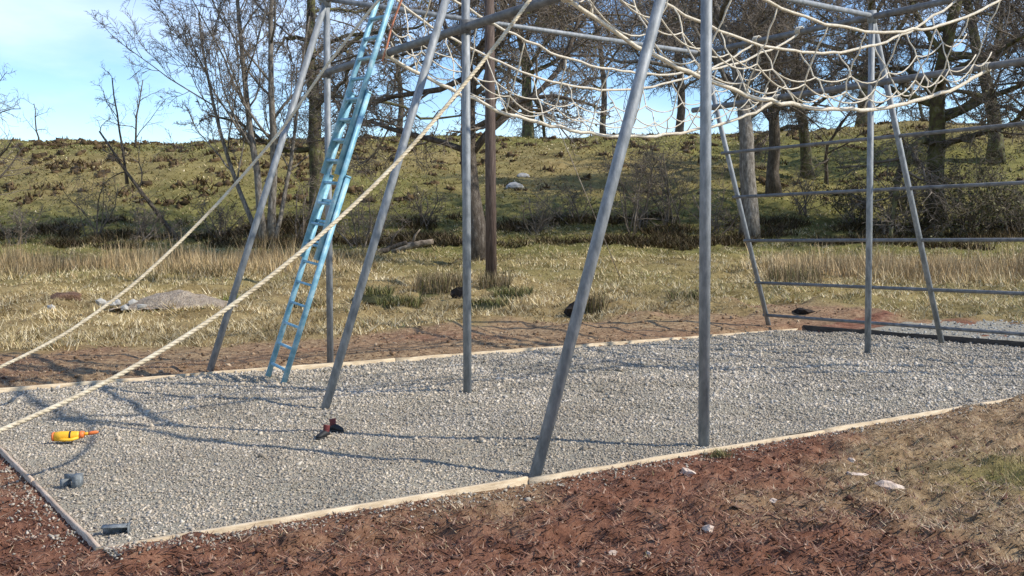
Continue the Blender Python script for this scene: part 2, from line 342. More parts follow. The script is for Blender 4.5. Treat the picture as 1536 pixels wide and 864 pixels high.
keep = (rng.random(n) < np.clip((7.5/np.maximum(fY, 4))**1.6, 0, 1)) & (np.abs(fX/fY) < .6); fu, fv, fX, fY = fu[keep], fv[keep], fX[keep], fY[keep]; n = len(fu)
fs = 0.0072*rng.lognormal(0, .25, n); ft = np.clip(rng.normal(.45, .22, (n, 1)) + .45*fbm(fu*1.2, fv*1.2, 71, 4)[:, None], 0, 1); fw = rng.random((n, 1))
TET = np.array([[1, 1, 1], [-1, -1, 1], [-1, 1, -1], [1, -1, -1]])*.8
fV = TET[None]*(1+rng.normal(0, .3, (n, 4, 1))); an = rng.uniform(0, 6.28, n); ca, sa = np.cos(an)[:, None], np.sin(an)[:, None]
fV = np.stack([fV[..., 0]*ca-fV[..., 1]*sa, fV[..., 0]*sa+fV[..., 1]*ca, fV[..., 2]*.75], -1)*fs[:, None, None] + np.stack([fX, fY, gz(fu, fv)+.001], -1)[:, None, :]
fc = (0.19+.28*ft)*(np.array([[1.18, .985, .73]])*fw + np.array([[1.07, .965, .81]])*(1-fw))
ch = mesh_np('gravel_chips', fV.reshape(-1, 3), [((np.arange(n)*4)[:, None, None] + np.array([[0, 1, 2], [0, 3, 1], [0, 2, 3], [1, 3, 2]])[None]).reshape(-1, 3)], M['stones'], col=np.repeat(fc, 4, axis=0))
tag(ch, 'fine gravel chippings between the larger stones of the pit', 'gravel', kind='stuff')
tag(st, 'loose grey and beige gravel filling the timber-edged pit', 'gravel', kind='stuff')

n = 2600; side = rng.random(n) < .3; a_ = rng.random(n); e_ = np.abs(rng.normal(0, .13, n)) + .02
su = np.where(side, U0 - e_, U0 + (U1-U0)*a_**1.6); sv = np.where(side, V0 + (V1-V0)*a_, V0 - e_); sX, sY = su*CT-sv*ST, su*ST+sv*CT; sz = 0.009*rng.lognormal(0, .3, n)
tone = np.clip(rng.normal(.5, .25, (n, 1)), 0, 1)
o = lumps(np.stack([sX, sY, terrain(sX, sY)+sz*.5], -1), sz, (0.18+.3*tone)*np.array([[1.12, .98, .78]]), 'spilled_stones', M['stones'], flat=.85)
tag(o, 'stray gravel spilled over the edging onto the soil', 'gravel', kind='stuff')
n = 3000; su, sv = rng.uniform(U1+.08, 18, n), rng.uniform(3.2, 10.6, n); sX, sY = su*CT-sv*ST, su*ST+sv*CT; sz = 0.02*rng.lognormal(0, .3, n)
tone = np.clip(rng.normal(.5, .25, (n, 1)), 0, 1)
o = lumps(np.stack([sX, sY, np.interp(sY, HY, HZ)+.06+.03*fbm(su*2, sv*2, 66, 3)], -1), sz, (0.13+.34*tone)*np.array([[1.0, .985, .9]]), 'path_stones', M['stones'], flat=.8)
tag(o, 'loose grey gravel of the path beyond the climbing rails', 'gravel', kind='stuff')

# ------------------------------------------------------------------ timber edging round the pit
def edging(label, a, b, nb, axis, top=0.05, seed=0):
    """a,b in (u,v); boards end to end, each its own part"""
    r = np.random.default_rng(seed)
    root = empty('timber_edging', W(*a, 0)); root.rotation_euler = (0, 0, TH + (0 if axis == 'u' else math.pi/2))
    tag(root, label, 'edging', 'timber boards edging the gravel')
    Ltot = (b[0]-a[0]) if axis == 'u' else (b[1]-a[1])
    cuts = np.linspace(0, Ltot, nb+1); cuts[1:-1] += r.uniform(-.35, .35, nb-1)
    for i in range(nb):
        L = cuts[i+1]-cuts[i]-0.006; m = 14
        xs = np.linspace(0, L, m); wob = r.normal(0, .006)*np.sin(xs/L*math.pi) + r.normal(0, .005) + r.normal(0, .004)*xs/L
        zt = r.normal(0, .007) + r.normal(0, .006)*xs/L + r.normal(0, .0022, m)
        hw = 0.012 if seed == 3 else 0.017
        prof = [(-hw, -.12), (-hw, -.005), (-hw+.005, 0), (hw-.005, 0), (hw, -.005), (hw, -.12)]
        V = np.array([[x, w+p[0], top+z+p[1]] for x, w, z in zip(xs, wob, zt) for p in prof]); k = len(prof)
        F = [[i2*k+j, (i2+1)*k+j, (i2+1)*k+j+1, i2*k+j+1] for i2 in range(m-1) for j in range(k-1)]
        o = mesh_np('board', V, [np.array(F), np.array([list(range(k)), [(m-1)*k+j for j in range(k)][::-1]])], M[{3: 'timber_old', 4: 'timber_shade'}.get(seed, 'timber')], root)
        o.location = (cuts[i], 0, 0)
    return root
edging('pale timber boards along the front of the gravel, beside bare red soil', (U0-.03, V0), (U1, V0), 5, 'u', .034, 1)
edging('thin timber boards along the back of the gravel, below the rough field', (U0-.03, V1), (U1, V1), 5, 'u', .04, 2)
edging('short timber edging at the gravel end where the sloping ropes come down', (U0, V0+.03), (U0, V1-.03), 3, 'v', .028, 3)
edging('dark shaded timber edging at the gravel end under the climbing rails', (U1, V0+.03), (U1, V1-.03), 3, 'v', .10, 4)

# ------------------------------------------------------------------ climbing frame
UL, UR, VR, AL, AR, HT, HM = 5.70, 12.47, (5.595, 9.024, 12.44-.02), 1.62, 1.84, 4.77, 3.82
VR = (5.595, 9.024, 12.0)
frame = empty('climbing_frame', W(UL, VR[1], 0))
tag(frame, 'tall galvanised tube climbing frame standing over the gravel pit', 'climbing frame')
F0 = Vector(frame.location)
def fpipe(name, a, b, r, mat='steel', k=16):
    return pipe(name, np.array(a)-np.array(F0), np.array(b)-np.array(F0), r, M[mat], frame, k)
V3 = 12.42
rows = (5.595, 9.024, V3)
for v in rows:
    for u, leg in ((UL, UL-AL), (UR + (.11 if v == V3 else 0), UR+AR)):
        fpipe('post', W(u, v, -.3), W(u, v, HT+.02), 0.044)
        d = W(u, v, HT) - W(leg, v, 0); d /= np.linalg.norm(d)
        fpipe('leg', W(leg, v, 0) - d*.3, W(u, v, HT) - d*0.06, 0.042)
        fpipe('clamp', W(u, v, HT-.10), W(u, v, HT+.07), 0.062)
        if u == UL: fpipe('clamp', W(u, v, HM-.07), W(u, v, HM+.07), 0.060, 'steel_dark')
    fpipe('top_beam', W(UL-.12, v, HT), W(UR+.12, v, HT), 0.036)
for u in (UL, UR):
    fpipe('cross_beam', W(u, rows[0]-.15, HT-.012), W(u, rows[2]+.15, HT-.012), 0.042, 'steel_dark')
    fpipe('mid_rail', W(u, rows[0]-.12, HM), W(u, rows[2]+.12, HM), 0.045, 'steel_dark')
for z in (.27, .86, 1.61, 2.37, 3.12, 3.86):
    u = UR + AR*(1-z/HT)
    fpipe('climbing_rail', W(u, rows[0]-.1, z), W(u, rows[2]+.06, z), 0.027, 'steel_dark', 12)

# ------------------------------------------------------------------ rope bridges (two hand ropes, one foot rope, laced sides)
def sag(p, q, drop, n=41, jit=0.0, seed=0):
    t = np.linspace(0, 1, n)[:, None]; p, q = np.array(p), np.array(q)
    P = p*(1-t) + q*t; P[:, 2] -= (drop*4*t*(1-t))[:, 0]
    if jit:
        r = np.random.default_rng(seed); k = r.normal(0, jit, (n, 3)); k[0] = k[-1] = 0; P += k
    return P
def at(P, t):
    f = t*(len(P)-1); i = min(int(f), len(P)-2); return P[i]*(1-(f-i)) + P[i+1]*(f-i)
def bridge(vc, label, seed):
    r = np.random.default_rng(seed)
    root = empty('rope_bridge', W(UL, vc, 0)); tag(root, label, 'rope bridge', 'rope bridges slung across the climbing frame')
    O = np.array(root.location)
    hands = []
    foot = sag(W(UL, vc, HM-.05), W(UR, vc, HM-.05), 0.72, jit=.012, seed=seed)
    rope_obj('foot_rope', foot-O, 0.023, M['rope'], root)
    for s in (-1, 1):
        h = sag(W(UL, vc+s*.42, HT-.03), W(UR, vc+s*.42, HT-.03), 0.95+.05*s, jit=.010, seed=seed+s)
        hands.append(h); rope_obj('hand_rope', h-O, 0.0165, M['rope'], root)
    nl = 10
    for s, h in zip((-1, 1), hands):
        lace, mids = [], {0: [], 1: []}
        for i in range(nl):
            t = (i+.6)/nl*0.97 + r.normal(0, .006)
            a, b = at(h, t), at(foot, np.clip(t + r.normal(0, .012), 0.01, .99))
            m = (a+b)/2 + np.array([r.normal(0, .02), r.normal(0, .02), -.03])
            q = np.linspace(0, 1, 9)[:, None]
            c = (1-q)**2*a + 2*q*(1-q)*m + q**2*b
            c[1:-1] += r.normal(0, .012, (7, 3))
            rope_obj('lacing', c-O, 0.0085, M['rope'], root, k=5)
            for j, f in ((0, .36), (1, .70)): mids[j].append(at(c, np.clip(f+r.normal(0, .05), .1, .9)))
        for j in ((0, 1) if s == 1 else (1,)):                 # slack ropes looped from lacing to lacing
            pts = []
            e0 = at(h, 0.012)*(0.55 if j == 0 else .25) + at(foot, .012)*(0.45 if j == 0 else .75)
            e1 = at(h, 0.988)*(0.55 if j == 0 else .25) + at(foot, .988)*(0.45 if j == 0 else .75)
            K = [e0] + mids[j] + [e1]
            for p, q in zip(K[:-1], K[1:]): pts.append(sag(p, q, 0.05+.07*r.random()+(.03 if j else 0), 8)[:-1])
            pts.append(K[-1][None]); rope_obj('side_rope', np.concatenate(pts)-O, 0.0085, M['rope'], root, k=5)
    for t in (.0, 1.):                                         # lashings on the beams
        for P in [foot]+hands:
            c = at(P, t); a = np.linspace(0, 2*math.pi*4, 50)
            d1 = W(0, 1, 0); e = W(1, 0, 0)
            R_ = .052
            pts = c + np.array([0, 0, .04]) + (np.cos(a)*R_)[:, None]*e + (np.sin(a)*R_)[:, None]*np.array([0, 0, 1.]) + np.linspace(-.05, .05, 50)[:, None]*d1
            rope_obj('lashing', pts-O, .011, M['rope'], root, k=5)
    return root
bridge(7.31, 'sagging pale rope bridge over the bay beside the bare red soil', 5)
bridge(10.72, 'sagging pale rope bridge over the bay beside the rough field', 9)

# the two sloping ropes to the ground
def ray_uz(x, y, v):
    a = (x-768)/FPX; b = -(y-432)/FPX
    d = np.array([a, math.cos(PITCH)-b*math.sin(PITCH), math.sin(PITCH)+b*math.cos(PITCH)])
    du, dv = UV(d[0], d[1]); k = v/dv
    return du*k, CAM_H + d[2]*k
def slope_rope(v, px, ztop, label):
    q = [ray_uz(x, y, v) for x, y in px]
    q = [(UL, ztop)] + q
    s = (q[-2][1]-q[-1][1])/(q[-2][0]-q[-1][0])*0.8
    ue = q[-1][0]-(q[-1][1]+.02)/s; q.append((ue, -.05))
    us, zs = np.array(q).T
    t = np.linspace(us[0], us[-1], 70); c = np.polyfit(us, zs, 3); z = np.polyval(c, t)
    z += np.interp(t, us[::-1], (zs-np.polyval(c, us))[::-1])*.6
    pts = np.array([W(a, v, b) for a, b in zip(t, z)])
    Lr = np.concatenate([[0], np.cumsum(np.linalg.norm(np.diff(pts, axis=0), axis=1))]); m = int(Lr[-1]/.022); sl = np.linspace(0, Lr[-1], m)
    ctr = np.stack([np.interp(sl, Lr, pts[:, i_]) for i_ in range(3)], 1); tg = np.gradient(ctr, axis=0); tg /= np.linalg.norm(tg, axis=1, keepdims=True)
    n1 = np.cross(tg, W(0, 1, 0)); n1 /= np.linalg.norm(n1, axis=1, keepdims=True); n2 = np.cross(tg, n1)
    st_ = np.array([ctr - pts[-1] + .0066*(np.cos(sl*2*np.pi/.11+k_*2.094)[:, None]*n1 + np.sin(sl*2*np.pi/.11+k_*2.094)[:, None]*n2) for k_ in range(3)])
    V, F = tubes(st_, np.full(st_.shape[:2], .0105), 6); o = mesh_np('sloping_rope', V, F, M['rope_tan'], smooth=True); o.location = pts[-1]
    # tail knot round the beam
    tag(o, label, 'rope', 'sloping ropes from frame to ground')
    return us, zs
print(slope_rope(6.75, [(796, 0), (700, 120), (597, 242), (490, 345), (335, 468), (160, 572), (0, 640)], 4.72, 'pale sloping rope reaching the ground nearer the steel brackets'))
print(slope_rope(10.15, [(553, 14), (490, 92), (420, 200), (330, 305), (200, 430), (100, 498), (0, 541)], 4.72, 'pale sloping rope coming down beside the edge of the rough field'))

# ------------------------------------------------------------------ blue extension ladder
lb = W(4.40, 11.08, 0.02); lt = W(UL-.10, 10.74, HM+.06)
lax = (lt-lb)/np.linalg.norm(lt-lb); lw = W(0, 1, 0); lw = lw - lax*np.dot(lw, lax); lw /= np.linalg.norm(lw); ln = np.cross(lw, lax)
lad = empty('extension_ladder', lb); tag(lad, 'blue extension ladder of three sections leaning on the climbing frame', 'ladder')
def lbox(name, s, w, nn, hs, hw, hn, parent, mat='blue'):
    R = np.stack([lax, lw, ln], 1); c = lax*s + lw*w + ln*nn
    V, F = box_vf(c, (hs, hw, hn), R); return mesh_np(name, V, F, M[mat], parent)
for s0, s1, hw, off in ((0, 2.45, .245, 0.0), (1.45, 3.45, .222, -.06), (2.45, 5.15, .199, -.12)):
    sec = empty('ladder_section'); sec.parent = lad
    for s in (-1, 1):
        lbox('stile', (s0+s1)/2, s*hw, off, (s1-s0)/2, .012, .030, sec)
        lbox('end_cap', s1+.012, s*hw, off, .012, .014, .033, sec)
    for k in np.arange(s0+.16, s1-.05, .25):
        lbox('rung', k, 0, off, .014, hw-.010, .020, sec)
o = rope_obj('tie_cord', np.array([lb + lax*s + lw*(-.03+.02*math.sin(s*9)) - ln*0.0 + ln*.06 for s in np.linspace(3.9, 5.1, 24)])-lb, .012, M['cord'], None, k=6)
o.location = lb; tag(o, 'orange cord hanging down the upper part of the blue ladder', 'cord')

# ------------------------------------------------------------------ small things on the gravel
def GP(x, y, z=0.0):                           # pixel on the gravel plane -> world
    a = (x-768)/FPX; b = -(y-432)/FPX
    d = np.array([a, math.cos(PITCH)-b*math.sin(PITCH), math.sin(PITCH)+b*math.cos(PITCH)]); k = (z-CAM_H)/d[2]
    return np.array([d[0]*k, d[1]*k, z])
def loft(name, rings, mat, parent, closed=True, smooth=True):
    k = len(rings[0]); V = np.concatenate(rings); n = len(rings)
    F = [[i*k+j, i*k+(j+1) % k, (i+1)*k+(j+1) % k, (i+1)*k+j] for i in range(n-1) for j in range(k)]
    return mesh_np(name, V, [np.array(F), np.array([list(range(k))[::-1], [(n-1)*k+j for j in range(k)]])], mat, parent, smooth=smooth)
def ell(cx, cz, ry, rz, x, k=12, p=1.0):
    a = np.arange(k)*2*math.pi/k
    return np.stack([np.full(k, x), cx+ry*np.sign(np.cos(a))*np.abs(np.cos(a))**p, cz+rz*np.sign(np.sin(a))*np.abs(np.sin(a))**p], 1)
def boot(loc, rz, label):
    root = empty('boot', loc, rz); root.scale = (.62,)*3; tag(root, label, 'boot', 'pair of boots on the gravel')
    # foot: sections along x (heel at -0.06, toe at 0.13); shaft: sections up z
    foot = [ell(0, .045, .028, .03, -.07), ell(0, .055, .040, .042, -.05), ell(0, .06, .040, .048, 0), ell(0, .052, .043, .040, .05), ell(0, .043, .046, .032, .10), ell(0, .036, .038, .025, .13), ell(0, .03, .018, .014, .148)]
    loft('upper', foot, M['black'], root)
    a = np.arange(12)*2*math.pi/12
    sh = [np.stack([-.02+dx+.045*np.cos(a)*s, .036*np.sin(a)*s, np.full(12, z) + .012*np.cos(a)*(z > .15)], 1) for z, s, dx in ((.06, 1.0, 0), (.09, 1.0, -.004), (.12, 1.02, -.008), (.155, 1.10, -.012), (.17, 1.12, -.012))]
    loft('shaft', sh, M['red_leather'], root)
    sole = [np.array([[x, y*s, z] for x, y in ((-.078, -.02), (-.078, .02), (-.04, .04), (.04, .038), (.10, .05), (.145, .03), (.155, 0), (.145, -.03), (.10, -.05), (.04, -.038), (-.04, -.04)) for s in (1,)]) for z in (.0, .02)]
    loft('sole', sole, M['black'], root, smooth=False)
    return root
p = GP(487, 657); boot(p + [0, 0, .005], math.radians(235), 'dark red and black boot with its toe towards the orange tool')
p = GP(501, 647); boot(p + [0, 0, .005], math.radians(-30), 'dark red and black boot with its toe towards the leaning posts')
# yellow and orange power tool lying on its side
p = GP(112, 661); tool = empty('power_tool', p + [0, 0, .004], math.radians(9)); tool.scale = (.84, .8, .74); tag(tool, 'bright yellow and orange hand tool lying on the gravel', 'tool')
loft('housing', [ell(0, .055, .02, .03, -.19), ell(0, .06, .05, .05, -.18, p=.8), ell(0, .06, .056, .056, -.12, p=.8), ell(0, .062, .052, .052, -.04), ell(0, .065, .046, .046, .02), ell(0, .07, .036, .036, .05)], M['yellow'], tool)
loft('collar', [ell(0, .071, .040, .040, .045), ell(0, .072, .042, .042, .06), ell(0, .074, .034, .034, .085)], M['orange'], tool)
loft('spindle', [ell(0, .076, .018, .018, .08), ell(0, .082, .016, .016, .13)], M['yellow'], tool)
loft('chuck', [ell(0, .082, .018, .018, .125), ell(0, .085, .021, .021, .15), ell(0, .092, .019, .019, .195), ell(0, .095, .010, .010, .215)], M['orange'], tool)
loft('band', [ell(0, .062, .055, .055, -.045), ell(0, .062, .0555, .0555, -.03)], M['black'], tool)
loft('grip', [ell(-.02, .03, .022, .016, -.16), ell(-.055, .03, .024, .018, -.10), ell(-.06, .03, .02, .017, -.02), ell(-.03, .045, .016, .014, .04)], M['yellow'], tool)
loft('vent_cap', [ell(0, .06, .046, .046, -.205, p=.8), ell(0, .06, .052, .052, -.185, p=.8)], M['orange'], tool)

# galvanised brackets set in the gravel by the edging
def plate(name, c, half, parent, rz=0.0, mat='bracket'):
    V, F = box_vf(c, half, Matrix.Rotation(rz, 3, 'Z')); return mesh_np(name, V, F, M[mat], parent)
p = GP(107, 731); br = empty('steel_bracket', p-[0, 0, .012], math.radians(-10)); br.scale = (.78,)*3; tag(br, 'open grey steel bracket standing up out of the gravel', 'bracket')
plate('base_plate', (0, 0, .012), (.10, .06, .006), br)
plate('upright', (.055, 0, .075), (.03, .045, .062), br, .2)
plate('upright', (-.065, .01, .05), (.022, .04, .040), br, -.3)
plate('bridge_plate', (-.01, .03, .10), (.075, .006, .03), br)
p = GP(172, 801); br = empty('steel_channel', p-[0, 0, .012], math.radians(12)); br.scale = (.72,)*3; tag(br, 'low grey steel channel lying by the gravel corner', 'bracket')
plate('web', (0, .03, .045), (.095, .006, .042), br); plate('flange', (0, -.01, .088), (.095, .046, .005), br); plate('flange', (0, -.01, .006), (.095, .046, .005), br)
plate('end_plate', (.098, 0, .05), (.004, .05, .05), br)

# stones on the soil
def rock(name, loc, size, mat, seed, sub=2, rough=.28):
    import bmesh
    r = np.random.default_rng(seed); bm = bmesh.new(); bmesh.ops.create_icosphere(bm, subdivisions=sub, radius=1)
    ph = r.uniform(0, 6, 9)
    for v in bm.verts:
        c = v.co; f = 1 + rough*(math.sin(3*c.x+ph[0])*math.cos(2.6*c.y+ph[1]) + .6*math.sin(5*c.z+ph[2]+3*c.x) + .4*math.cos(7*c.y+ph[3]-4*c.z)) + r.normal(0, rough*.2)
        v.co = Vector((c.x*size[0], c.y*size[1], c.z*size[2]))*f
    me = bpy.data.meshes.new(name); bm.to_mesh(me); bm.free(); me.materials.append(mat)
    o = bpy.data.objects.new(name, me); C.objects.link(o); o.location = loc; o.rotation_euler = (0, 0, r.uniform(0, 6))
    return o
def soil_rock(x, y, size, label, seed, lift=.3):
    p = GP(x, y); z = tz(p[0], p[1]); p = GP(x, y, z); o = rock('stone', (p[0], p[1], tz(p[0], p[1])+size[2]*lift), size, M['stone'], seed); o.rotation_euler = (0, 0, 0)
    tag(o, label, 'stone', 'pale stones on the bare soil'); return o
soil_rock(1335, 738, (.095, .06, .06), 'largest pale flat stone in the dry litter, beside a thinner slab', 1)
soil_rock(1282, 722, (.095, .045, .03), 'thin pale slab of stone beside the largest stone', 2)
soil_rock(1276, 694, (.028, .022, .02), 'small pale stone between the largest stone and the edging', 3)
soil_rock(1031, 708, (.06, .04, .03), 'flat pinkish stone below the foot of the upright post at the edging', 4)
soil_rock(1061, 799, (.03, .026, .026), 'rounded white stone alone on the red soil below the pinkish stone', 5)
soil_rock(915, 832, (.030, .016, .016), 'small white stone out in the red soil, furthest from the edging', 6)
soil_rock(972, 834, (.012, .012, .01), 'tiny white pebble beside the small white stone in the red soil', 7)
soil_rock(629, 796, (.032, .016, .014), 'small white stone close under the front edging in a dark hollow', 8)
soil_rock(1158, 748, (.025, .018, .014), 'small pale stone at the edge of the red soil and dry litter', 9)

# ------------------------------------------------------------------ things in the field
def fieldpt(x, Y): X = PX(x, Y); return np.array([X, Y, tz(X, Y)])
# gravel heap and white rubble
q = fieldpt(268, 21.0); hn, hm = 40, 26
a = np.linspace(-1, 1, hn); b = np.linspace(-1, 1, hm); A, B = np.meshgrid(a, b); rr = np.sqrt(A**2+B**2)
hz = np.clip(1-rr, 0, 1)**.75*0.36*(1+.5*fbm(A*2, B*2, 5, 3)) - .06 + .05*fbm(A*9, B*9, 8, 2)
ii = (np.arange(hm-1)[:, None]*hn + np.arange(hn-1)[None, :]).ravel()
heap = mesh_np('gravel_heap', np.stack([A*.98+.2*A*np.abs(A), B*.7, hz], -1).reshape(-1, 3), [np.stack([ii, ii+1, ii+hn+1, ii+hn], 1)], M['heap'], smooth=True)
heap.location = q; tag(heap, 'low pinkish grey heap of gravel in the rough field', 'gravel heap')
names = ['white rubble stone closest to the gravel heap', 'second white rubble stone out from the gravel heap', 'third white rubble stone out from the gravel heap', 'fourth white rubble stone out from the gravel heap',
         'fifth white rubble stone out from the gravel heap', 'sixth white rubble stone out from the gravel heap', 'white rubble stone lying furthest from the gravel heap']
for i, (x, Y) in enumerate(((212, 20.4), (199, 20.7), (187, 20.4), (176, 20.8), (166, 20.5), (150, 20.7), (76, 20.8))):
    o = rock('rubble_stone', fieldpt(x, Y)+[0, 0, .13], (.10+.03*(i % 2), .08, .07), M['rubble'], 20+i, 1); tag(o, names[i], 'stone', 'white rubble beside the gravel heap')
# dark lumps at the field edge
for x, Y, s, lab in ((862, 20.0, (.22, .18, .17), 'black lump of peat half behind a leaning post'), (1207, 19.8, (.2, .12, .07), 'low dark lump of peat under the climbing rails'),
                     (690, 22.5, (.22, .18, .16), 'dark hollow tussock behind an upright post'), (98, 23.2, (.34, .25, .17), 'reddish brown clump of earth among straw grass')):
    o = rock('peat_lump', fieldpt(x, Y)+[0, 0, s[2]*.4], s, M['peat'] if x != 98 else M['soil_red'], int(x)); tag(o, lab, 'peat lump', 'dark lumps in the field')
for px0, px1, Y, r, lab in ((590, 648, 38.0, .17, 'pale fallen log lying at the foot of the bank'), (560, 612, 36.5, .12, 'dark fallen branch lying in front of the pale log')):
    a, b = fieldpt(px0, Y), fieldpt(px1, Y); a[2] += .15; b[2] += .45
    n = 12; t = np.linspace(0, 1, n)[:, None]; P_ = a*(1-t)+b*t + rng.normal(0, .03, (n, 3)); R_ = np.linspace(r, r*.6, n)
    V, F = tubes(np.array([P_ - a]), R_[None], 8); stub = a*.5+b*.5
    V2, F2 = tubes(np.array([[stub-a, stub-a+[.1, -.1, .35], stub-a+[.3, -.1, .6]]]), np.array([[.06, .045, .02]]), 6)
    V, F = merge([(V, F), (V2, F2)])
    o = mesh_np('fallen_log', V, F, M['log'] if r > .15 else M['bark_dark'], smooth=True); o.location = a; tag(o, lab, 'log', 'fallen wood at the foot of the bank')
for x, Y, s, lab in ((785, 58.5, (.38, .34, .22), 'upper of two pale boulders on the hillside'), (773, 54.5, (.62, .5, .30), 'lower and broader of two pale boulders on the hillside')):
    o = rock('boulder', fieldpt(x, Y)+[0, 0, .05], s, M['boulder'], int(x), 2, .13); tag(o, lab, 'boulder', 'boulders on the hillside')
# telegraph pole and stay
q = fieldpt(737, 26.0); pole = empty('utility_pole', q); tag(pole, 'brown wooden utility pole standing in the rough field', 'utility pole')
V, F = tubes(np.array([[[0, 0, -.3], [-.01, 0, 3], [-.03, 0, 9.2]]]), np.array([[.145, .135, .11]]), 18); mesh_np('shaft', V, F, M['pole'], pole, smooth=True)
V, F = box_vf((-.03, -.17, 8.7), (.9, .05, .06)); mesh_np('crossarm', V, F, M['pole'], pole)
s0 = np.array([-.03, 0, 8.2]); e = fieldpt(933, 27.5) - q; rope_obj('stay_wire', np.array([s0*(1-t)+e*t for t in np.linspace(0, 1, 6)]), .013, M['log'], pole, k=5)

# ------------------------------------------------------------------ trees
def children(P, R, L, s, r):
    Mn, n, _ = P.shape; k = s['k']
    t = s['tmin'] + (1-s['tmin'])*(np.arange(k)[None] + r.random((Mn, k)))/k
    f = np.clip(t*(n-1), 0, n-1.001); i0 = f.astype(int); fr = (f-i0)[..., None]
    mi = np.arange(Mn)[:, None]
    p = P[mi, i0]*(1-fr) + P[mi, i0+1]*fr
    d = P[mi, i0+1]-P[mi, i0]; d /= np.linalg.norm(d, axis=-1, keepdims=True)+1e-9
    rad = R[mi, i0]*(1-fr[..., 0]) + R[mi, i0+1]*fr[..., 0]
    q = r.normal(size=d.shape); q[..., 2] += s.get('pup', 0.0); q -= d*np.sum(q*d, -1, keepdims=True); q /= np.linalg.norm(q, axis=-1, keepdims=True)
    a = np.radians(r.normal(s['ang'], s.get('asd', 12), t.shape))[..., None]
    d0 = (np.cos(a)*d + np.sin(a)*q).reshape(-1, 3)
    Lc = (s['len']*L[:, None]*(1-s.get('fall', .45)*t)*r.uniform(.65, 1.35, t.shape)).ravel()
    r0 = np.maximum(rad*s['rr']*r.uniform(.7, 1, t.shape), s.get('rmin', .006)).ravel()
    return grow(p.reshape(-1, 3), d0, Lc, r0, s, r)
def grow(p, d, L, r0, s, r):
    n = s['n']; Q = [p]; d = d/np.linalg.norm(d, axis=1, keepdims=True)
    for i in range(n-1):
        d = d + r.normal(0, s['wob'], d.shape) + np.array([0, 0, s.get('up', 0)]); d /= np.linalg.norm(d, axis=1, keepdims=True)
        Q.append(Q[-1] + d*(L/(n-1))[:, None])
    P = np.stack(Q, 1); R = r0[:, None]*np.linspace(1, s.get('tap', .4), n)[None]
    return P, np.maximum(R, s.get('rend', .004)), L
KIND = {
 'oak': [dict(n=9, wob=.09, up=.05, tap=.45), dict(k=12, n=9, tmin=.33, ang=70, len=.68, rr=.55, wob=.24, up=.03, tap=.33, fall=.3), dict(k=11, n=7, tmin=.16, ang=55, len=.42, rr=.58, wob=.27, up=.03, tap=.35, rmin=.022),
         dict(k=9, n=5, tmin=.1, ang=54, len=.45, rr=.6, wob=.32, up=.02, tap=.4, rmin=.016), dict(k=9, n=3, tmin=.1, ang=52, len=.6, rr=.65, wob=.3, up=-.04, tap=.6, rmin=.011)],
 'ash': [dict(n=9, wob=.05, up=.06, tap=.35), dict(k=11, n=8, tmin=.26, ang=42, len=.56, rr=.5, wob=.10, up=.07, tap=.3, fall=.35, asd=9), dict(k=8, n=6, tmin=.18, ang=38, len=.46, rr=.55, wob=.14, up=.06, tap=.35, rmin=.014),
         dict(k=7, n=5, tmin=.15, ang=40, len=.46, rr=.6, wob=.16, up=.04, tap=.4, rmin=.011), dict(k=7, n=3, tmin=.1, ang=42, len=.55, rr=.7, wob=.18, up=.02, tap=.6, rmin=.009)],
 'thorn': [dict(n=7, wob=.16, up=.04, tap=.4), dict(k=7, n=7, tmin=.15, ang=50, len=.6, rr=.6, wob=.24, up=.06, tap=.35), dict(k=7, n=5, tmin=.15, ang=52, len=.5, rr=.6, wob=.25, up=.03, tap=.4, rmin=.010),
           dict(k=6, n=4, tmin=.1, ang=52, len=.5, rr=.65, wob=.25, tap=.5, rmin=.007)],
}
def leaf_bits(P, per, size, cols, r, spread=.12):
    Mn, n, _ = P.shape
    i = r.integers(0, Mn, per); j = r.integers(1, n, per)
    c = P[i, j] + r.normal(0, spread, (per, 3))
    a = r.normal(size=(per, 3)); a /= np.linalg.norm(a, axis=1, keepdims=True); b = np.cross(a, r.normal(size=(per, 3))); b /= np.linalg.norm(b, axis=1, keepdims=True)
    s = size*r.uniform(.5, 1.3, per)[:, None]
    V = np.stack([c-a*s, c+b*s*.5, c+a*s, c-b*s*.5], 1).reshape(-1, 3)
    F = (np.arange(per)*4)[:, None] + np.arange(4)[None]
    col = np.array(cols)[r.integers(0, len(cols), per)]*r.uniform(.7, 1.25, (per, 1))
    return V, [F], np.repeat(col, 4, axis=0)
M['leaf'] = attr_mat('ivy_leaves', rough=.6, spec=.25)
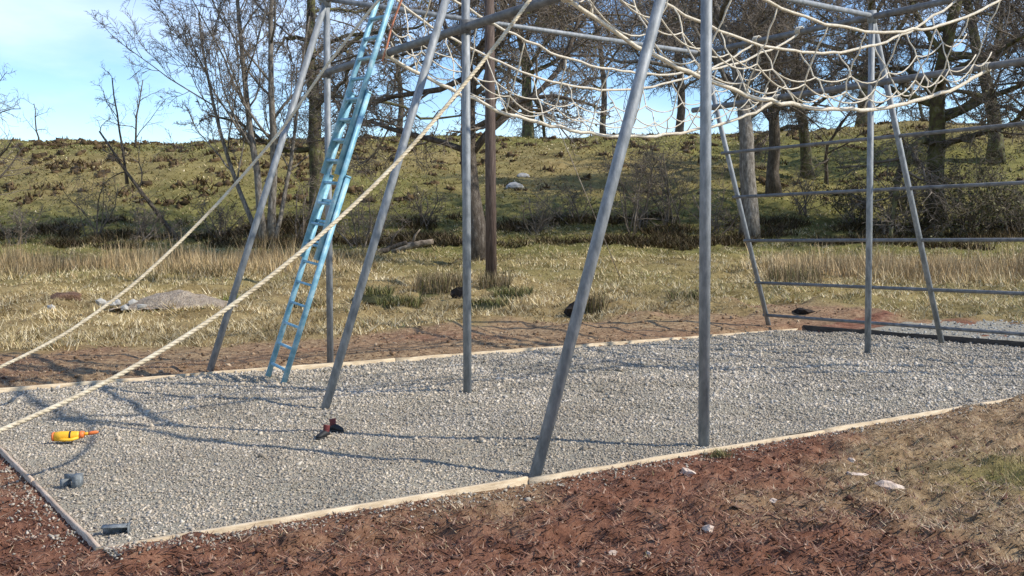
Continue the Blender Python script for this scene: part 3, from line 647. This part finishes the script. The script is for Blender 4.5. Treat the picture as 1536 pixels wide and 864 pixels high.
def tree(name, x, Y, stems, kind, seed, label, cat, group=None, bark='bark_dark', twig='twig', mul=(1, 1, 1, 1), ivy=0, ivycol=None, ivylev=2, X=None, sink=.15, over=None):
    r = np.random.default_rng(seed); X = PX(x, Y) if X is None else X; base = np.array([X, Y, tz(X, Y)-sink])
    root = empty(name, base); tag(root, label, cat, group)
    K = [dict(k) for k in KIND[kind]]
    if over:
        for lv, dd in over.items(): K[lv].update(dd)
    for i, m in enumerate(mul):
        if i+1 < len(K): K[i+1]['k'] = max(1, int(round(K[i+1]['k']*m)))
    p = np.array([s[0] for s in stems], float); d = np.array([s[1] for s in stems], float); L = np.array([s[2] for s in stems], float); r0 = np.array([s[3] for s in stems], float)
    lv = [grow(p, d, L, r0, K[0], r)]
    flare = lv[0][1]; flare[:, 0] *= 1.35
    for s in K[1:]: lv.append(children(*lv[-1], s, r))
    parts = [tubes(lv[0][0], lv[0][1], 10), tubes(lv[1][0], lv[1][1], 6)]
    V, F = merge(parts); mesh_np('trunk', V, F, M[bark], root, smooth=True)
    V, F = merge([tubes(l[0], l[1], 4 if i == 0 else 3, caps=False) for i, l in enumerate(lv[2:])]); mesh_np('crown', V, F, M[twig], root)
    if ivy:
        V, F, c = leaf_bits(lv[ivylev][0], int(ivy*2.2), .07, ivycol or [(.05, .06, .015), (.08, .085, .025), (.11, .10, .035)], r); mesh_np('ivy', V, F, M['leaf'], root, col=c)
    return root
Z3 = (0, 0, 0)
TG = 'bare winter trees along the bank'
tree('ash_tree', 396, 42, [(Z3, (-.12, 0, 1), 12, .17), ((.25, .2, 0), (.07, 0, 1), 12.5, .18), ((-.15, .3, 0), (-.5, .1, 1), 10, .11), ((.4, 0, 0), (.32, .2, 1), 10, .10)], 'ash', 11,
     'tall bare tree of several close pale stems beside a leaning leg', 'tree', TG, 'bark_pale', 'twig_grey', mul=(1.0, 1.0, .95, .95))
oakA = tree('oak_tree', 712, 34, [(Z3, (.02, 0, 1), 10, .33)], 'oak', 23, 'thick dark crooked tree standing right behind the utility pole', 'tree', TG, 'bark_dark', 'twig', over={1: dict(tmin=.32, len=.9, k=14)}, ivy=700, ivycol=[(.12, .11, .04), (.16, .14, .06)])
oakB = tree('oak_tree', 1124, 43, [(Z3, (.05, 0, 1), 12, .38)], 'oak', 31, 'stout pale-trunked oak at the end of the climbing rails', 'tree', TG, 'bark_pale', 'twig', over={1: dict(tmin=.40)}, ivy=500, ivycol=[(.12, .11, .05), (.16, .14, .07)])
oakC = tree('oak_tree', 1405, 46, [(Z3, (.02, 0, 1), 11, .45)], 'oak', 41, 'broad spreading oak above the dense scrub behind the climbing rails', 'tree', TG, 'bark_moss', 'twig', over={1: dict(tmin=.27, len=.75)}, ivy=500, ivycol=[(.12, .11, .05), (.1, .1, .04)])
oakD = tree('oak_tree', 480, 43, [(Z3, (-.10, 0, 1), 12, .36)], 'oak', 12, 'bare mossy tree standing behind the blue ladder', 'tree', TG, 'bark_moss', 'twig', mul=(.75, .8, .8, .85), ivy=400, ivycol=[(.12, .11, .05), (.16, .13, .06)])
oakE = tree('oak_tree', 905, 92, [(Z3, (0, 0, 1), 15, .30)], 'oak', 51, 'ivy-clad oak beyond the crest, past the two boulders', 'tree', TG, 'bark_dark', 'twig', mul=(.9, .9, .85, .8), ivy=2200)
def oak_copy(src, x, Y, rz, sc, label):
    c = copy_tree(src); X = PX(x, Y); c.location = (X, Y, tz(X, Y)-.15); c.rotation_euler = (0, 0, rz); c.scale = (sc, sc, sc); c['label'] = label; return c
oak_copy(oakA, 1160, 53, 2.1, 1.05, 'darker oak growing just behind the stout pale-trunked oak')
oak_copy(oakA, 1590, 45, 4.0, 1.05, 'oak with low limbs reaching over the far end of the climbing rails')
oak_copy(oakE, 600, 90, 1.3, .95, 'green-tinged tree beyond the crest seen past the ladder top')
oak_copy(oakC, 1290, 90, 2.6, 1.4, 'bare tree on the crest above the small thorn tree')
oak_copy(oakC, 1490, 62, 4.4, 1.05, 'bare oak on the hillside behind the largest dense shrub')
oak_copy(oakC, 790, 94, 3.6, 1.35, 'bare oak beyond the crest above the two boulders')
oak_copy(oakA, 1020, 94, 2.4, 1.3, 'bare oak beyond the crest above the upright thicket shrubs')
oak_copy(oakC, 1210, 60, 5.5, .8, 'smaller bare oak on the hillside between stout oak and thorn tree')
tree('thorn_tree', 1238, 58, [(Z3, (.05, 0, 1), 5.2, .12)], 'thorn', 61, 'small lone thorn tree on the hillside between the rails and posts', 'tree', TG)
tree('leaning_tree', 268, 43, [(Z3, (-.75, 0, 1), 5.6, .10), ((-2.1, 0, 2.4), (-.12, 0, 1), 4.5, .06)], 'thorn', 71, 'thin dead tree leaning over on the bank below the bracken slope', 'tree', TG, 'bark_dark', 'twig_grey', mul=(.7, .8, .9, 1), over={0: dict(wob=.06, up=.02), 1: dict(len=.4)})
tree('thorn_tree', 62, 80, [(Z3, (.25, 0, 1), 3.2, .07)], 'thorn', 72, 'tiny bare thorn on the open skyline', 'tree', TG, mul=(.7, .7, .7, 1))
tree('thorn_tree', -14, 40, [(Z3, (.0, 0, 1), 6.5, .14)], 'thorn', 73, 'bare thorn at the foot of the bracken slope, furthest from the ladder', 'tree', TG)
tree('thorn_tree', 205, 70, [(Z3, (.1, 0, 1), 5.0, .08)], 'thorn', 74, 'small bare thorn on the skyline beside the many-stemmed tree', 'tree', TG)
# scrub
def shrub(x, Y, h, seed, label, dense=1.0, ivy=0, stems=6, spread=.45, lean=0):
    r = np.random.default_rng(seed)
    st = [((r.normal(0, .2), r.normal(0, .2), 0), (r.normal(lean, spread), r.normal(0, spread), 1), h*r.uniform(.6, 1.0), .035*r.uniform(.6, 1.3)) for _ in range(stems)]
    return tree('bare_shrub', x, Y, st, 'thorn', seed, label, 'shrub', 'leafless scrub along the bank', 'twig', 'twig', mul=(.8*dense, .75*dense, .7*dense, 1), ivy=ivy, ivycol=[(.06, .065, .025), (.09, .085, .03), (.13, .11, .05)], ivylev=2)
shrub(955, 44, 4.2, 101, 'upright brown thicket shrub on the bank between leaning leg and post', 1, stems=9, spread=.18)
shrub(1003, 45, 4.4, 102, 'upright leafless shrub closest to the upright post at the edging', 1, stems=9, spread=.16)
shrub(545, 40, 2.6, 103, 'fan-shaped shrub just behind the ladder by the fallen logs', 1, stems=9, spread=.35)
shrub(440, 42, 3.6, 104, 'thin shrub between the many-stemmed tree and the mossy tree', .9, stems=5, spread=.15)
shrub(635, 45, 2.2, 105, 'low shrub on the bank above the pale fallen log', 1)
shrub(140, 44, 3.2, 106, 'straggly shrub on the bank beneath the bracken slope', 1, stems=5)
shrub(30, 42, 2.2, 107, 'low tangled shrub beside the thorn at the slope foot', 1)
shrub(215, 42, 2.2, 108, 'low tangled shrub under the leaning dead tree', 1.1, spread=.8)
shrub(330, 43, 2.0, 109, 'low spreading shrub at the foot of the many-stemmed tree', 1.1, spread=.8)
shrub(800, 44, 2.2, 110, 'low dark shrub on the bank below the boulders', 1, spread=.7)
shrub(870, 46, 2.6, 111, 'spreading shrub on the bank behind a leaning leg', 1, spread=.6)
shrub(1290, 46, 3.0, 112, 'dense low dark shrub behind the vertical post of the rails', 1.1, ivy=500, spread=.7)
shrub(1370, 45, 4.0, 113, 'dark evergreen-flecked shrub below the broad oak', 1.15, ivy=800, spread=.7, stems=9)
shrub(1450, 44, 4.4, 114, 'largest dense dark shrub behind the climbing rails', 1.2, ivy=1100, spread=.7, stems=10)
shrub(1530, 44, 4.0, 115, 'dense dark shrub beyond the largest one behind the rails', 1.1, ivy=600, spread=.7, stems=8)
shrub(1200, 48, 2.4, 116, 'low shrub on the mossy bank beside the stout oak', 1)
shrub(1075, 44, 2.4, 117, 'low shrub beside the trunk of the stout pale oak', 1)

# ------------------------------------------------------------------ grass, rushes, bracken, soil clods
STRAW, PALE, GREEN, BROWN, OLIVE = (.37, .285, .14), (.52, .44, .28), (.13, .14, .045), (.18, .115, .06), (.23, .20, .08)
def blade_vf(P, h, w, lean, r, bend=.35):
    n = len(P); az = r.uniform(0, 2*np.pi, n); d = np.stack([np.cos(az), np.sin(az), 0*az], 1); s = np.stack([-np.sin(az), np.cos(az), 0*az], 1)
    up = np.array([0, 0, 1.])
    m = P + (h*.55)[:, None]*(up + d*(lean*.6)[:, None]); t = P + h[:, None]*(up*(1-bend*np.clip(lean, 0, 1))[:, None] + d*lean[:, None])
    V = np.stack([P-s*w[:, None]/2, P+s*w[:, None]/2, m+s*w[:, None]*.35, m-s*w[:, None]*.35, t], 1).reshape(-1, 3)
    b = np.arange(n)*5
    return V, [np.stack([b, b+1, b+2, b+3], 1), np.stack([b+3, b+2, b+4], 1)]
def tri_vf(P, h, w, lean, r):
    n = len(P); az = r.uniform(0, 2*np.pi, n); d = np.stack([np.cos(az), np.sin(az), 0*az], 1); s = np.stack([-np.sin(az), np.cos(az), 0*az], 1)
    t = P + h[:, None]*(np.array([0, 0, 1.]) + d*lean[:, None])
    return np.stack([P-s*w[:, None]/2, P+s*w[:, None]/2, t], 1).reshape(-1, 3), [(np.arange(n)*3)[:, None] + np.arange(3)[None]]
def pick(n, cols, wts, r, var=.2):
    c = np.array(cols)[r.choice(len(cols), n, p=np.array(wts)/sum(wts))]
    return c*r.uniform(1-var, 1+var, (n, 1))
def grass_obj(name, X, Y, h, w, lean, col, label, cat, r, bury=.02):
    P = np.stack([X, Y, terrain(X, Y)-bury], 1); V, F = tri_vf(P, h, w, lean, r)
    o = mesh_np(name, V, F, M['grass'], col=np.repeat(col, 3, axis=0)); tag(o, label, cat, kind='stuff'); return o
r = np.random.default_rng(77)
# rough field: matted winter grass gathered in tufts
nt = 9500; tY = 15 + 31*r.random(nt)**1.25; tX = tY*r.uniform(-.6, .6, nt)
ms, ml, mg = masks(tX, tY); ok = ms < .35; tX, tY, mg = tX[ok], tY[ok], mg[ok]
nb = 26; X = np.repeat(tX, nb) + r.normal(0, .11, len(tX)*nb)*np.repeat(.6+tY/30, nb); Y = np.repeat(tY, nb) + r.normal(0, .11, len(tX)*nb)*np.repeat(.6+tY/30, nb)
n = len(X); th = np.repeat(r.uniform(.035, .11, len(tX))*(1+1.1*(r.random(len(tX)) < .12)), nb)
reed = np.clip(sstep(27, 31, Y)*sstep(38, 34, Y)*sstep(-3, -8, X) + sstep(25, 28, Y)*sstep(36, 31, Y)*sstep(6.0, 8.0, X), 0, 1)*(fbm(X*.4, Y*.4, 91, 2) > -.18)
h = th*r.uniform(.6, 1.3, n)*(1+4.2*reed); lean = np.abs(r.normal(1.3, .6, n))*(1-.75*reed)
tc = np.array([STRAW, PALE, OLIVE, GREEN, BROWN])
gsel = np.repeat(np.clip(mg + r.normal(0, .2, len(mg)), 0, 1), nb)
ch = np.where(r.random(n) < .5*gsel, np.where(r.random(n) < .65, 2, 3), np.where(r.random(n) < .33, 1, np.where(r.random(n) < .14, 4, 0)))
col = tc[ch]*r.uniform(.7, 1.2, (n, 1)); col = col*(1-reed[:, None]*.75) + np.array([[.27, .19, .10]])*r.uniform(.7, 1.3, (n, 1))*reed[:, None]*.75
col = col*np.clip(1 + 1.1*fbm(X*.55, Y*.55, 93, 4) + .25, .35, 1.6)[:, None]
grass_obj('rough_grass', X, Y, h, .013*(.6+Y/22)*np.ones(n), lean, col, 'matted straw-coloured and olive grass of the rough field', 'grass', r)
# hillside grass
n = 70000; Y = 42 + 44*r.random(n)**1.1; X = Y*r.uniform(-.6, .6, n); g = fbm(X*.35, Y*.35, 95, 3)
col = np.where((g > .05)[:, None], pick(n, [STRAW, OLIVE, PALE], [3, 4, 1], r), pick(n, [OLIVE, GREEN, STRAW, BROWN], [4, 2.5, 2, 1], r))
col = col*np.clip(1 + .9*fbm(X*.3, Y*.25, 94, 4) + .15, .4, 1.5)[:, None]
grass_obj('hill_grass', X, Y, r.uniform(.05, .15, n), .08*np.ones(n)*(Y/60), np.abs(r.normal(1.8, .8, n)), col, 'short olive and straw grass covering the hillside', 'grass', r)
# bracken clumps
nc_ = 1100; bY = 50 + 34*r.random(nc_)**.8; bX = bY*r.uniform(-.6, .6, nc_)
dens = sstep(-2, -12, bX)*.9 + .25 + .3*sstep(66, 74, bY); ok = r.random(nc_) < dens; bX, bY = bX[ok], bY[ok]
nb = 20; sc = np.repeat(r.uniform(.35, 1.0, len(bX)), nb); X = np.repeat(bX, nb) + r.normal(0, .27, len(bX)*nb)*sc; Y = np.repeat(bY, nb) + r.normal(0, .45, len(bX)*nb)*sc; n = len(X)
X2 = np.repeat(bX, 3) + r.normal(0, .16, len(bX)*3); Y2 = np.repeat(bY, 3) + r.normal(0, .2, len(bX)*3); s2 = np.repeat(r.uniform(.12, .36, len(bX)), 3)
o = lumps(np.stack([X2, Y2, terrain(X2, Y2)+.02], 1), s2, pick(len(X2), [(.075, .05, .026), (.11, .075, .038), (.05, .036, .02)], [2, 2, 1], r), 'dead_tussocks', M['soil_clods'], flat=.75); tag(o, 'low brown tussocks dotted over the hillside', 'tussock', kind='stuff')
grass_obj('bracken', X, Y, sc*r.uniform(.15, .5, n), np.full(n, .12), np.abs(r.normal(.9, .5, n)), pick(n, [(.085, .055, .028), (.13, .085, .042), (.055, .038, .022), (.17, .125, .06)], [3, 3, 2, 1], r), 'dead brown bracken clumps scattered over the hillside', 'bracken', r)
# bramble and dead stems at the foot of the bank
n = 75000; Y = 40 + 7*r.random(n); X = Y*r.uniform(-.6, .6, n); ok = fbm(X*.45, Y*.6, 97, 3) > .02; X, Y = X[ok], Y[ok]; n = len(X)
grass_obj('bank_undergrowth', X, Y, r.uniform(.1, .45, n), np.full(n, .05), np.abs(r.normal(1.2, .6, n)), pick(n, [(.07, .045, .025), (.10, .075, .035), (.05, .045, .02), (.2, .15, .08)], [3, 3, 2, 1], r), 'dark tangled undergrowth along the foot of the bank', 'undergrowth', r)
# rush clumps one by one
def rush(x, Y, h, n, label, cols, spread=.16, lean=.3):
    q = fieldpt(x, Y); rr_ = np.random.default_rng(int(x*7+Y)); P = np.stack([np.clip(rr_.normal(0, spread, n), -spread*1.15, spread*1.15), np.clip(rr_.normal(0, spread, n), -spread*1.15, spread*1.15), np.full(n, -.05)], 1)
    V, F = blade_vf(P, h*rr_.uniform(.5, 1.1, n), np.full(n, .018), np.abs(rr_.normal(lean, .2, n)), rr_)
    a_ = np.arange(10)*2*np.pi/10
    mV = np.concatenate([np.stack([s_*spread*1.65*np.cos(a_), s_*spread*1.65*np.sin(a_), np.full(10, z_)], 1) for s_, z_ in ((1.15, -.12), (1, -.02), (.6, .03), (.05, .05))])
    mF = np.array([[i_*10+j_, i_*10+(j_+1) % 10, (i_+1)*10+(j_+1) % 10, (i_+1)*10+j_] for i_ in range(3) for j_ in range(10)])
    cB = np.repeat(pick(n, cols, [1]*len(cols), rr_), 5, axis=0); V, F = merge([(V, F), (mV, [mF])])
    o = mesh_np('rush_clump', V, F, M['grass'], col=np.concatenate([cB, np.tile(np.array([cols[-1]])*.8, (len(mV), 1))])); o.location = q
    tag(o, label, 'rush clump', 'rush clumps in the field'); return o
RC = [(.22, .16, .09), (.15, .11, .06), (.30, .23, .13), (.12, .11, .04)]; GC = [(.10, .11, .03), (.16, .15, .05), (.22, .19, .08), (.05, .05, .02)]
rush(650, 24.5, .75, 420, 'broad brown rush clump between leaning leg and post', RC, .32)
rush(683, 25.0, .62, 260, 'brown rush clump touching the upright post nearest the pole', RC, .2)
rush(742, 25.2, .55, 360, 'brown grass clump round the foot of the utility pole', RC, .3)
rush(770, 23.4, .38, 320, 'dark green tussock just beyond the pole foot', GC, .34, .7)
rush(600, 22.2, .42, 420, 'dark green tussock beside the bare earth strip', GC, .36, .7)
rush(562, 23.0, .4, 260, 'green tussock between the ladder and leaning leg', GC, .3, .7)
rush(730, 21.6, .30, 320, 'low green tussock at the strip edge below the pole', GC, .36, .8)
rush(893, 20.3, .62, 260, 'brown rush clump beside the black peat lump', RC, .16)
rush(345, 22.6, .42, 160, 'small bright green tuft against a leaning leg', [(.14, .17, .03), (.2, .2, .05)], .14, .4)
rush(465, 21.8, .42, 220, 'green and straw tussock behind the foot of the ladder', GC+RC, .26, .6)
rush(1030, 22.6, .42, 260, 'straw tussock behind the upright post at the edging', RC+GC, .3, .6)
rush(1190, 27, .7, 420, 'tall brown rush clump beyond the low dark peat lump', RC, .5, .25)
# soil clods and dry litter in front
def area(n, r):
    Y = 3.9 + 9.5*r.random(n)**1.8; X = Y*r.uniform(-.58, .58, n); u, v = UV(X, Y)
    dp = np.maximum(np.maximum(U0-u, u-U1), np.maximum(V0-v, v-V1)); ok = (dp > .05); return X[ok], Y[ok]
X, Y = area(12000, r); ms, ml, mg = masks(X, Y); ok = (ms > .5) & (r.random(len(X)) < 1-.6*ml); X, Y = X[ok], Y[ok]; n = len(X)
sz = .0065*r.lognormal(0, .5, n); cc = pick(n, [(.125, .057, .036), (.19, .098, .062), (.075, .035, .023), (.30, .19, .13)], [3, 3, 3, 1], r)
o = lumps(np.stack([X, Y, terrain(X, Y)+sz*.3], 1), sz, cc, 'soil_clods', M['soil_clods'], flat=.8); tag(o, 'crumbled red-brown soil clods round the gravel pit', 'soil', kind='stuff')
X, Y = area(1800, r); u, v = UV(X, Y); ok = v < V0-.08; X, Y = X[ok], Y[ok]; n = len(X); ms, ml, mg = masks(X, Y); sz = .014*r.lognormal(0, .45, n)
cc = pick(n, [(.14, .07, .046), (.2, .12, .08), (.09, .048, .033), (.27, .19, .13)], [3, 2, 3, 1], r)
o = lumps(np.stack([X, Y, terrain(X, Y)+sz*.05], 1), sz, cc, 'turf_clods', M['soil_clods'], flat=.6); tag(o, 'larger broken clods of soil and turf in front of the gravel', 'soil', kind='stuff')
# earth strip behind the pit
n = 8000; u = r.uniform(-3, 17, n); v = V1 + .1 + 4.6*r.random(n); X, Y = u*CT-v*ST, u*ST+v*CT; ms, ml, mg = masks(X, Y); ok = ms > .5; X, Y = X[ok], Y[ok]; n = len(X)
sz = .013*r.lognormal(0, .5, n); cc = pick(n, [(.21, .135, .08), (.30, .205, .13), (.13, .078, .045), (.38, .285, .19)], [3, 3, 2, 1], r)
o = lumps(np.stack([X, Y, terrain(X, Y)+sz*.3], 1), sz, cc, 'strip_clods', M['soil_clods'], flat=.7); tag(o, 'lumpy brown earth strip between the gravel and the rough field', 'soil', kind='stuff')
X, Y = area(190000, r); ms, ml, mg = masks(X, Y); ok = (r.random(len(X)) < .55 + .45*ml) & (ms > .2); X, Y, ml = X[ok], Y[ok], ml[ok]; n = len(X)
dry = r.random(n) < .09 + .8*ml
col = np.where(dry[:, None], pick(n, [(.42, .31, .19), (.29, .19, .12), (.54, .43, .28), (.13, .08, .05), (.2, .16, .07)], [3, 3, 1.4, 2, 1], r), pick(n, [(.16, .072, .043), (.085, .038, .025), (.24, .128, .08), (.35, .225, .15)], [3, 3, 2, 1], r))
grass_obj('dry_litter', X, Y, r.uniform(.008, .032, n), np.where(dry, .0065, .012), np.abs(r.normal(2.2, 1.0, n)), col, 'dry dead grass and roots strewn over the soil', 'litter', r, .004)
n = 7000; X = r.normal(3.5, .55, n); Y = r.normal(6.75, .5, n); ok = fbm(X*2, Y*2, 3, 3) > -.1; X, Y = X[ok], Y[ok]; u, v = UV(X, Y); ok = v < V0-.15; X, Y = X[ok], Y[ok]; n = len(X)
grass_obj('green_grass', X, Y, r.uniform(.03, .09, n), np.full(n, .005), np.abs(r.normal(.8, .4, n)), pick(n, [OLIVE, GREEN, STRAW, BROWN], [3, 2, 3, 2], r), 'patch of living olive grass among the dry litter', 'grass', r)
q = GP(1080, 686); n = 160; P = np.stack([q[0]+r.normal(0, .045, n), q[1]+r.normal(0, .03, n), np.full(n, .0)], 1); V, F = blade_vf(P-[q[0], q[1], 0], r.uniform(.03, .09, n), np.full(n, .006), np.abs(r.normal(.7, .3, n)), r)
o = mesh_np('grass_tuft', V, F, M['grass'], col=np.repeat(pick(n, [OLIVE, GREEN, STRAW], [3, 1, 2], r), 5, axis=0)); o.location = (q[0], q[1], 0); tag(o, 'small olive grass tuft against the edging beside the post foot', 'grass tuft')
